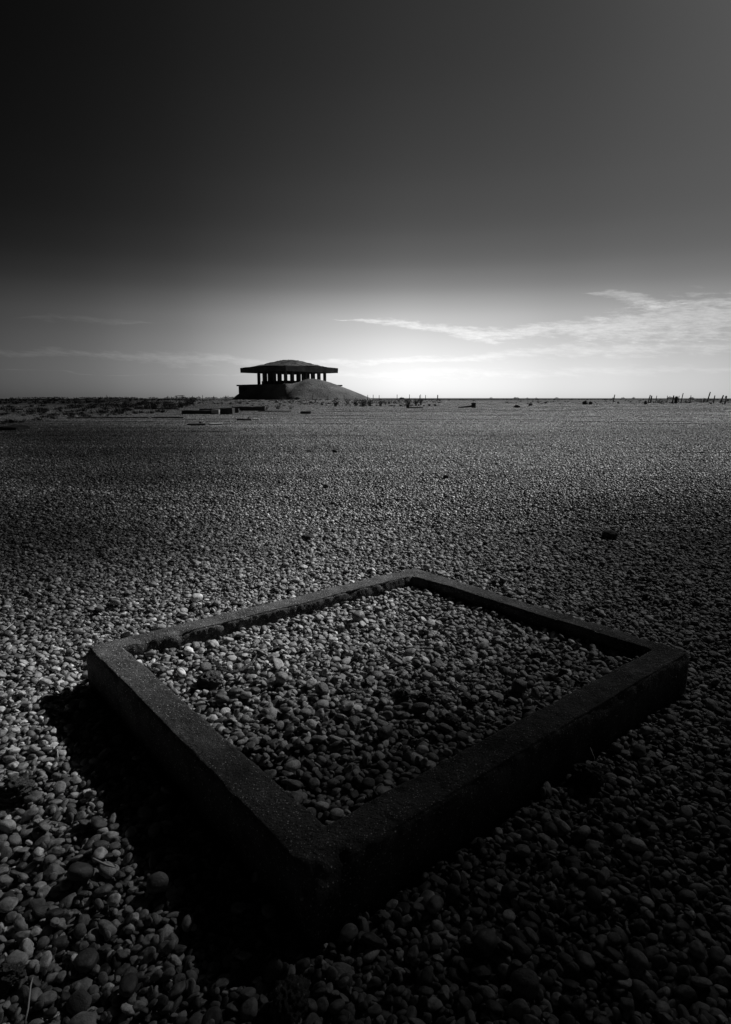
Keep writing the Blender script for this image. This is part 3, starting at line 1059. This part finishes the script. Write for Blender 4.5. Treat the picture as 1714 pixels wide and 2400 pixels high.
# ------------------------------------------------------------------ posts
def post(px, yb, yt, wpx, lean, label, group, name='fence_post', d=None):
    if d is None:
        g = on_ground(px, yb)
    else:
        g = at(px, d)
    k = g.y / F_PX
    h = (row(g) - yt) * k
    tip = Vector((lean * k, .0, h))
    r = wpx * k / 2 * 1.35
    m = MB().tube([Vector((-tip.x * .05, 0, -.15)), tip * .35 + Vector((noise.noise((px, 0, 0)) * r, 0, 0)), tip * .7, tip], [r * 1.1, r * .95, r, r * .85], 7)
    o = m.build(name, M['wood'], None); o.location = g
    tag(o, label, 'post', group)
    return o


GF = 'fence posts on the skyline'
GP = 'old posts at the far right'
post(1437, 944, 925.5, 1.7, 3, 'lone leaning post on the skyline well left of the right hand cluster', GP)
post(1519, 945, 926.5, 1.9, 4, 'leaning post, leftmost of the right hand cluster', GP)
post(1525, 944.5, 928, 2.4, 1.5, 'thick upright post, second of the right hand cluster', GP)
post(1536.5, 943, 928, 1.2, 2, 'thin short post, third of the right hand cluster', GP)
post(1563.5, 943, 928, 1.2, 0, 'thin upright post standing alone between two pairs in the right cluster', GP)
post(1576, 945, 927.5, 2.4, 2, 'thick dark post just left of the twiggy upright stump', GP)
post(1590, 942, 928, 1.1, 1, 'thin post just right of the twiggy upright stump', GP)
post(1596, 944.5, 922, 1.5, 3.5, 'tall slanting post right of the twiggy stump', GP)
post(1618, 941, 927, 1.1, .5, 'thin post halfway between the two tall slanting posts', GP)
post(1658, 941, 919.5, 2.0, 5, 'tallest slanting post at far right', GP)
post(1672, 946, 927.5, 1.8, 2, 'upright post between the tallest slanting post and the right edge', GP)
post(1688, 945, 927, 2.4, 6, 'steeply slanting post nearly at the right edge', GP)
stp = post(1584, 945, 930, 5.5, 1, 'ragged wide stump in the right cluster with a twig crown', GP, name='old_stump')
tag(stp, cat='stump')
po = post(1700, 946, 930, 1.6, .5, 'post with a dark round knob on top at the right edge', GP)
k = po.location.y / F_PX
V_, F_ = ico(3)
kn = bpy.data.objects.new('knob', mesh_from('knob', pebble_shape(V_, 5, 'lumpy') * np.array([2.3 * k, 2.0 * k, 3.2 * k]), F_, M['rock'])); C.objects.link(kn)
kn.parent = po; kn.location = (.5 * k, 0, 14.5 * k)

dF = 118
for px, yt, ln, lb in ((253, 926.5, -2, 'tall leaning post alone on the left skyline'), (394, 928, 0, 'thin post left of the wooden cross-bar frame'),
                       (432, 926, 0, 'thin post just right of the wooden cross-bar frame'), (452, 928, 0, 'thin post, second right of the cross-bar frame'),
                       (467, 928, 0, 'thin post, third right of the cross-bar frame'), (502, 928, 0, 'post alone between the near tall post and the trio left of the mound'),
                       (529, 927.5, 0, 'left post of the trio at the left foot of the mound'), (532.5, 928, 0, 'middle post of the trio at the left foot of the mound'),
                       (535.5, 927.8, 0, 'right post of the trio at the left foot of the mound'), (733, 927, 0, 'leftmost thin fence post in front of the mound'),
                       (769, 927.5, 0, 'middle thin fence post in front of the mound'), (807, 927, 0, 'rightmost thin fence post in front of the mound'),
                       (862, 926, 0, 'thin post just off the right foot of the mound'), (875, 925.5, 0, 'second thin post right of the mound'),
                       (889, 926.5, 0, 'third thin post right of the mound'), (931, 925, 0, 'fourth thin post right of the mound'),
                       (960, 925, 0, 'fifth thin post right of the mound'), (983.5, 927, 0, 'left one of the close pair of posts right of the mound'),
                       (986, 925, 0, 'right one of the close pair of posts right of the mound'), (997.5, 926, 0, 'thin post just right of the close pair of posts'),
                       (1026, 926, 0, 'thicker last post of the line running right from the mound')):
    post(px, 0, yt, 1.0 if px != 1026 else 1.8, ln, lb, GF, d=dF + (0 if px < 700 or px > 850 else -2))
post(476, 947, 927, 1.0, 0, 'tall thin post standing nearer, left of the mound', GF)

# wooden cross-bar frame
fg = at(421, 96)
kf = fg.y / F_PX
fr = empty('timber_frame', fg, label='low timber frame with a level cross bar on the left skyline', cat='frame')
hF = (row(fg) - 928.5) * kf
for dx in (-7, 7): MB().tube([(dx * kf, 0, -.2), (dx * kf, 0, hF)], 1.1 * kf, 7).build('leg', M['wood'], fr)
MB().tube([(-9.5 * kf, 0, hF - .02), (9 * kf, 0, hF + .06)], .8 * kf, 7).build('cross_bar', M['wood'], fr)


# ------------------------------------------------------------------ plants
def plant(px, yb, wpx, hpx, label, style='fan', stems=14, d=None, group='plants on the shingle', name='shrub'):
    g = on_ground(px, yb) if d is None else at(px, d)
    k = g.y / F_PX
    W_, H_ = wpx * k / 2 * 1.1, hpx * k * 1.15
    root = empty(name, g, label=label, cat='plant', group=group)
    st = MB(); lf = MB()
    for i in range(stems):
        u_ = (i + .5) / stems * 2 - 1 + random.uniform(-.15, .15)
        v_ = random.uniform(-1, 1)
        hh = H_ * random.uniform(.6, 1.0) * (1 - .35 * u_ * u_)
        tip = Vector((u_ * W_, v_ * W_ * .7, hh))
        base_ = Vector((u_ * W_ * .2, v_ * W_ * .15, -.03))
        mid = base_.lerp(tip, .5) + Vector((-u_ * W_ * .12, 0, hh * .06))
        st.tube([base_, mid, tip], [.018, .012, .005], 4, cap=False)
        nl = int(16 if style == 'fan' else 26)
        for q in range(nl):
            t_ = random.uniform(.18, 1)
            p = base_.lerp(mid, t_ * 2) if t_ < .5 else mid.lerp(tip, t_ * 2 - 1)
            an = random.uniform(0, 2 * PI)
            dr = Vector((math.cos(an), math.sin(an), random.uniform(.3, 1.4)))
            L_ = H_ * random.uniform(.11, .22)
            lf.leaf(p, dr, Vector((0, 0, 1)), L_, L_ * .5)
    st.build('stem', M['wood'], root)
    lf.build('foliage', M['leaf'], root)
    return root


for px, yb, w_, h_, n_, lb in (
        (787, 953, 17, 18, 12, 'bushy upright plant, leftmost of the tall ones before the right side of the mound'),
        (815, 947, 15, 12, 10, 'medium plant between the leftmost tall plant and the dense clump by the mound'),
        (834, 952, 20, 16, 16, 'broad dark plant forming the left half of the dense clump by the mound'),
        (852, 953, 20, 16, 16, 'broad dark plant forming the middle of the dense clump by the mound'),
        (866, 952, 16, 16, 12, 'dark plant forming the right end of the dense clump by the mound'),
        (893, 952, 12, 13, 8, 'small spindly plant right of the dense clump'),
        (904, 949, 8, 9, 6, 'tiny plant right of the spindly one'),
        (912, 948, 8, 10, 6, 'tiny plant just left of the leaning stump'),
        (957, 952, 18, 17, 12, 'fan shaped plant growing right behind the leaning stump'),
        (975, 951, 15, 16, 10, 'middle one of three upright plants behind the fallen beam'),
        (986.5, 950, 9, 15, 8, 'narrow right one of three upright plants behind the fallen beam'),
        (755, 949, 8, 7, 6, 'small dark tuft left of the leftmost tall plant'),
        (561, 946, 22, 9, 12, 'low dark bush in front of the mound, left end'),
        (625, 961, 15, 9, 10, 'low leafy plant at the right end of the wall stub'),
        (652, 959, 18, 11, 12, 'low spreading plant right of the one at the wall stub'),
        (681, 959, 15, 8, 8, 'low sparse plant above the concrete block'),
        (664, 937, 26, 9, 14, 'wide low bush at the foot of the mound left of the rubble'),
        (684, 936, 9, 7, 6, 'little bush touching the rubble heap'),
        (447, 947, 34, 14, 22, 'wide dark bush below the timber frame on the left'),
        (811, 937, 12, 5, 6, 'low bush by the rightmost fence post in front of the mound'),
        (790, 937, 10, 6, 6, 'little bush behind the leftmost tall plant'),
        (595, 941, 16, 6, 8, 'low grey bush in the shade of the mound'),
        (392, 953, 26, 11, 14, 'dark bush at the right end of the left scrub'),
        (345, 948, 30, 10, 14, 'dark bush in the middle of the left scrub'),
        (165, 978, 24, 9, 10, 'dark bush at the near edge of the left scrub')):
    plant(px, yb, w_, h_, lb, stems=n_)
# twigs on the ragged stump and around the right cluster
for px, yb, w_, h_, n_, lb in ((1584, 945, 10, 15, 9, 'twiggy growth on the ragged stump in the right cluster'),
                               (1545, 945, 40, 9, 22, 'low dark thicket between posts in the right cluster'),
                               (1648, 944, 40, 10, 22, 'low dark thicket under the tallest slanting post'),
                               (1610, 945, 34, 7, 16, 'low dark thicket between the two tall slanting posts'),
                               (1697, 947, 22, 7, 12, 'low dark thicket at the right edge')):
    plant(px, yb, w_, h_, lb, stems=n_, group='thickets round the old posts', name='thicket')

# scrub that covers the heath at left and far right
tuft_col = bpy.data.collections.new('tuft_shapes')
for s_ in range(5):
    m = MB()
    for q in range(34):
        an = random.uniform(0, 2 * PI); sp = random.uniform(0, .8)
        m.leaf(Vector((math.cos(an) * sp * .5, math.sin(an) * sp * .5, -.05)), Vector((math.cos(an) * sp, math.sin(an) * sp, random.uniform(.5, 1.3))), Vector((0, 0, 1)), random.uniform(.4, 1.0), .09)
    me = bpy.data.meshes.new('tuft'); me.from_pydata([tuple(v) for v in m.v], [], m.f); me.materials.append(M['leaf'])
    tuft_col.objects.link(bpy.data.objects.new('tuft_%d' % s_, me))
tp = []; hs = []
for q in range(26000):
    y = 24 + 230 * random.random() ** 1.3
    x = random.uniform(-.75, .72) * y
    u_ = x / y
    lim = shingle_limit(u_)
    nz = noise.noise((x * .07, y * .07, 8)) + .5 * noise.noise((x * .25, y * .25, 8))
    ex = -.12 < (x - bc.x) / 28 < 1.05 and y > 118 or abs(x - bc.x) < 15 and y > 118
    if ex: continue
    if y < lim * (.93 if u_ > -.25 else .8 + .3 * noise.noise((x * .06, y * .06, 33))): continue
    p_ = .9 if u_ < -.27 else (.12 if u_ < .2 else .35)
    if random.random() > p_ * .55 or nz + .35 * noise.noise((x * .6, y * .6, 1)) < -.02: continue
    tp.append((x, y, terrain(x, y) - .02)); hs.append(random.uniform(.12, .34) * (1.2 + nz) * (1.0 if y > 45 else .7) * (1 if u_ < -.27 else .55))
# a sprinkling over the shingle in front of the mound
for q in range(1500):
    y = random.uniform(66, 126); x = random.uniform(-.31, .12) * y
    if noise.noise((x * .12, y * .12, 4)) < -.02: continue
    tp.append((x, y, terrain(x, y))); hs.append(random.uniform(.08, .26))
tp = np.array(tp); hs = np.array(hs)
rt = np.zeros((len(tp), 3)); rt[:, 2] = rng.uniform(0, 6.28, len(tp))
scl = np.c_[hs * 1.8, hs * 1.8, hs]
o = points_object('scrub', tp, rt, scl, rng.integers(0, 5, len(tp)), np.ones(len(tp)), tuft_col, 'low dark scrub and grass covering the heath at left and along the horizon')
o['category'] = 'scrub'

# distant bushes along the horizon
def far_bush(px, wpx, hpx, d, label):
    g = at(px, d); k = g.y / F_PX
    W_, H_ = wpx * k / 2, hpx * k * 1.15
    base_z = CAM_H - 1.0 * k
    m = MB()
    for q in range(420):
        a = random.uniform(0, 2 * PI); rr = random.random() ** .5; zz = random.random()
        hh = (1 - rr ** 2 * .9) * (1 + .35 * noise.noise((math.cos(a) * rr * 2 + px, math.sin(a) * rr * 2, 0)))
        p = Vector((math.cos(a) * rr * W_, math.sin(a) * rr * W_ * .7, zz * hh * H_))
        m.leaf(p, Vector((random.gauss(0, 1), random.gauss(0, 1), random.gauss(0, 1))), Vector((0, 0, 1)), W_ * .3, W_ * .16)
    o = m.build('distant_bush', M['leaf'], None)
    o.location = (g.x, g.y, min(g.z, base_z))
    tag(o, label, 'bush', 'bushes along the horizon')


for px, w_, h_, d_, lb in ((1438, 7, 2.2, 700, 'small bush on the horizon touching the lone leaning post'), (1460, 9, 2.0, 700, 'flat bush on the horizon right of the lone leaning post'),
                           (1485, 8, 2.6, 700, 'peaked bush on the horizon between the lone post and the cluster'), (1571, 13, 3.4, 500, 'bush on the horizon left of the thick dark post'),
                           (1621, 12, 2.4, 500, 'flat bush on the horizon behind the halfway thin post'), (1151, 8, 2.2, 900, 'lone round bush on the horizon right of centre'),
                           (1210, 14, 1.6, 1100, 'long low bush on the horizon right of the lone round one'), (1236, 7, 1.4, 1100, 'small bush on the horizon right of the long low one'),
                           (1257, 7, 1.2, 1100, 'tiny bush on the horizon farther right of the long low one'), (1305, 10, 1.6, 1100, 'low bush on the horizon halfway to the lone leaning post'),
                           (942, 12, 3, 300, 'scrubby bush on the skyline right of the mound'), (28, 9, 3, 500, 'bush on the horizon near the left edge')):
    far_bush(px, w_, h_, d_, lb)

# far low shore as one mass
m = MB()
for q in range(2600):
    px = random.uniform(60, 560); d_ = 1500
    if noise.noise((px * .03, 3, 0)) < -.1: continue
    k = d_ / F_PX
    m.leaf(Vector(((px - 857) * k, d_ + random.uniform(-30, 30), random.uniform(.2, 1.6 + 1.2 * max(0, noise.noise((px * .08, 0, 0)))))), Vector((random.gauss(0, 1), 0, random.gauss(0, .3))), Vector((0, 1, 0)), 4.5, 1.0)
tag(m.build('far_hedgerow', M['leaf'], None), 'thin dark line of far hedges along the left horizon', 'hedge', kind='stuff')
#@@SHADE SHEETS
# ================================================================== unseen sheets added above the beach to shade it
# optical depth of the added sheets, shaped to dim parts of the ground (metres right, metres ahead, depth)
TAU = [(-0.81, 2.88, 0), (-0.54, 3.32, 0), (0.12, 4.1, 0.05), (-1.05, 2.77, 0), (-0.0, 5.34, 0.15), (-0.0, 7.92, 0.35), (-0.0, 14.95, 0.35), (-0.0, 38.07, 0.15), (0.65, 4.58, 0.6), (0.9, 6.39, 0.7), (1.56, 5.34, 1.3), (2.37, 5.34, 1.8), (3.17, 5.34, 2.2), (4.25, 14.95, 0.35), (6.45, 14.95, 0.7), (8.64, 14.95, 1.1), (13.71, 48.71, 0.2), (20.78, 48.71, 0.5), (27.85, 48.71, 1.0), (-0.85, 5.34, 0.3), (-1.66, 5.34, 1.1), (-2.46, 5.34, 2.1), (-3.27, 5.34, 2.8), (-2.32, 14.95, 0.4), (-4.52, 14.95, 1.25), (-6.71, 14.95, 2.1), (-8.9, 14.95, 2.8), (-7.49, 48.71, 0.2), (-14.56, 48.71, 0.8), (-21.63, 48.71, 1.7), (-28.7, 48.71, 2.2), (-1.67, 3.55, 0.7), (-2.22, 3.55, 1.1), (-1.52, 2.72, 0.35), (-1.11, 4.0, 0.2), (-1.11, 1.93, 0.1), (-1.26, 2.23, 0.15), (-1.16, 1.8, 0.5), (-0.89, 1.5, 1.9), (-1.0, 1.6, 1.4), (-0.9, 1.35, 3.0), (-0.67, 1.42, 2.7), (-0.72, 1.16, 3.6), (-0.4, 1.11, 2.8), (-0.7, 1.04, 3.4), (-0.73, 2.23, 0.12), (-0.46, 1.8, 0.7), (-0.28, 1.59, 1.5), (-0.11, 1.42, 2.1), (-0.6, 2.41, 0.1), (-0.33, 2.63, 0.1), (-0.02, 2.63, .45), (-0.19, 2.07, .65), (-0.03, 3.18, 0.22), (0.46, 3.18, 0.7), (0.39, 2.63, 1.0), (0.8, 2.63, 1.45), (0.16, 2.23, 1.4), (0.74, 3.32, 1.4), (1.2, 3.18, 2.1), (2.1, 4.0, 2.1), (1.55, 2.88, 2.5), (1.31, 2.23, 2.6), (0.64, 2.07, 2.4), (0.28, 1.8, 2.2), (0.61, 1.5, 2.7), (0.99, 1.5, 2.9), (0.2, 1.22, 2.7), (0.47, 1.11, 2.6), (0.73, 1.06, 3.0), (-0.1, 1.06, 2.9)]
TA = np.array(TAU); TA[:, 2] += (np.where(TA[:, 1] < 4.2, .3, .2) + np.where(TA[:, 1] < 1.5, .3, 0)) * TA[:, 2]; TA = np.c_[TA, np.log(TA[:, 1])]


def tau_at(x, y):
    y = max(y, .9)
    u_ = np.clip(x / y, -.68, .68)
    du = (TA[:, 0] / TA[:, 1] - u_) * 6.5
    dl = (TA[:, 3] - math.log(y)) * 3.6
    w_ = np.exp(-(du * du + dl * dl)) + 1e-5 / (.05 + du * du + dl * dl)
    return float((w_ * TA[:, 2]).sum() / w_.sum())


def shade_sheet_material():
    m = bpy.data.materials.new('thin_shade_sheet'); m.use_nodes = True  # see-through stuff of the added sheets, dims the sun by depth
    t = NT(m.node_tree); N = m.node_tree.nodes
    N.remove(N['Principled BSDF'])
    a = t.n('ShaderNodeAttribute'); a.attribute_type = 'GEOMETRY'; a.attribute_name = 'depth'
    tr = t.n('ShaderNodeBsdfTransparent'); df = t.n('ShaderNodeBsdfDiffuse'); df.inputs[0].default_value = (.35, .35, .35, 1)
    al = t.m('SUBTRACT', 1, t.m('EXPONENT', t.m('MULTIPLY', a.outputs['Fac'], -.5)))
    mx = t.n('ShaderNodeMixShader'); t.l(al, mx.inputs[0]); t.l(tr.outputs[0], mx.inputs[1]); t.l(df.outputs[0], mx.inputs[2])
    t.l(mx.outputs[0], N['Material Output'].inputs['Surface'])
    return m


M['shade_sheet'] = shade_sheet_material()
ct = 1 / math.tan(RAD(SUN_EL))
OX, OY = math.sin(RAD(SUN_AZ)) * ct, math.cos(RAD(SUN_AZ)) * ct


def shade_deck(alt, ys, w_in, w_out, label, nu=90):
    """ys: rows ahead; the deck fades in and out over w_in and w_out (metres ahead)"""
    ny_ = len(ys); V = []; D = []
    for y in ys:
        wt = 1.0
        if w_in: wt *= sst((math.log(max(y, .1)) - math.log(w_in[0])) / (math.log(w_in[1]) - math.log(w_in[0])))
        if w_out: wt *= 1 - sst((math.log(max(y, .1)) - math.log(w_out[0])) / (math.log(w_out[1]) - math.log(w_out[0])))
        hw = .72 * max(y, .9) + .8
        for i in range(nu + 1):
            x = (i / nu * 2 - 1) * hw
            e = sst((1 - abs(i / nu * 2 - 1)) / .08)
            tt = tau_at(x, y) * wt * e
            tt *= 1 + .15 * noise.noise((x / max(y, 1) * 6, math.log(max(y, .5)) * 5, alt))
            V.append((x + OX * alt, y + OY * alt, tt)); D.append(max(0, tt))
    th_ = alt * .004
    n_ = len(V)
    co = [(x, y, alt + th_ * (.05 + tt)) for x, y, tt in V] + [(x, y, alt - th_ * (.05 + tt)) for x, y, tt in V]
    Fc = []
    for j in range(ny_ - 1):
        for i in range(nu):
            a = j * (nu + 1) + i
            Fc.append((a, a + 1, a + nu + 2, a + nu + 1)); Fc.append((n_ + a, n_ + a + nu + 1, n_ + a + nu + 2, n_ + a + 1))
    me = bpy.data.meshes.new('shade_sheet'); me.from_pydata(co, [], Fc)
    at_ = me.attributes.new('depth', 'FLOAT', 'POINT'); at_.data.foreach_set('value', D + D)
    me.polygons.foreach_set('use_smooth', [True] * len(Fc)); me.materials.append(M['shade_sheet'])
    o = bpy.data.objects.new('shade_sheet', me); C.objects.link(o)  # out of view, added only to cast soft shade on the ground
    tag(o, kind='structure')
    return o


def logs(a, b, n): return [a * (b / a) ** (i / (n - 1)) for i in range(n)]


shade_deck(60, [-.6, -.1, .3, .6] + logs(.85, 9, 70), None, (5, 9), '')
shade_deck(150, logs(5, 42, 60), (5, 9), (24, 42), '')
shade_deck(900, logs(24, 420, 70), (24, 42), None, '')
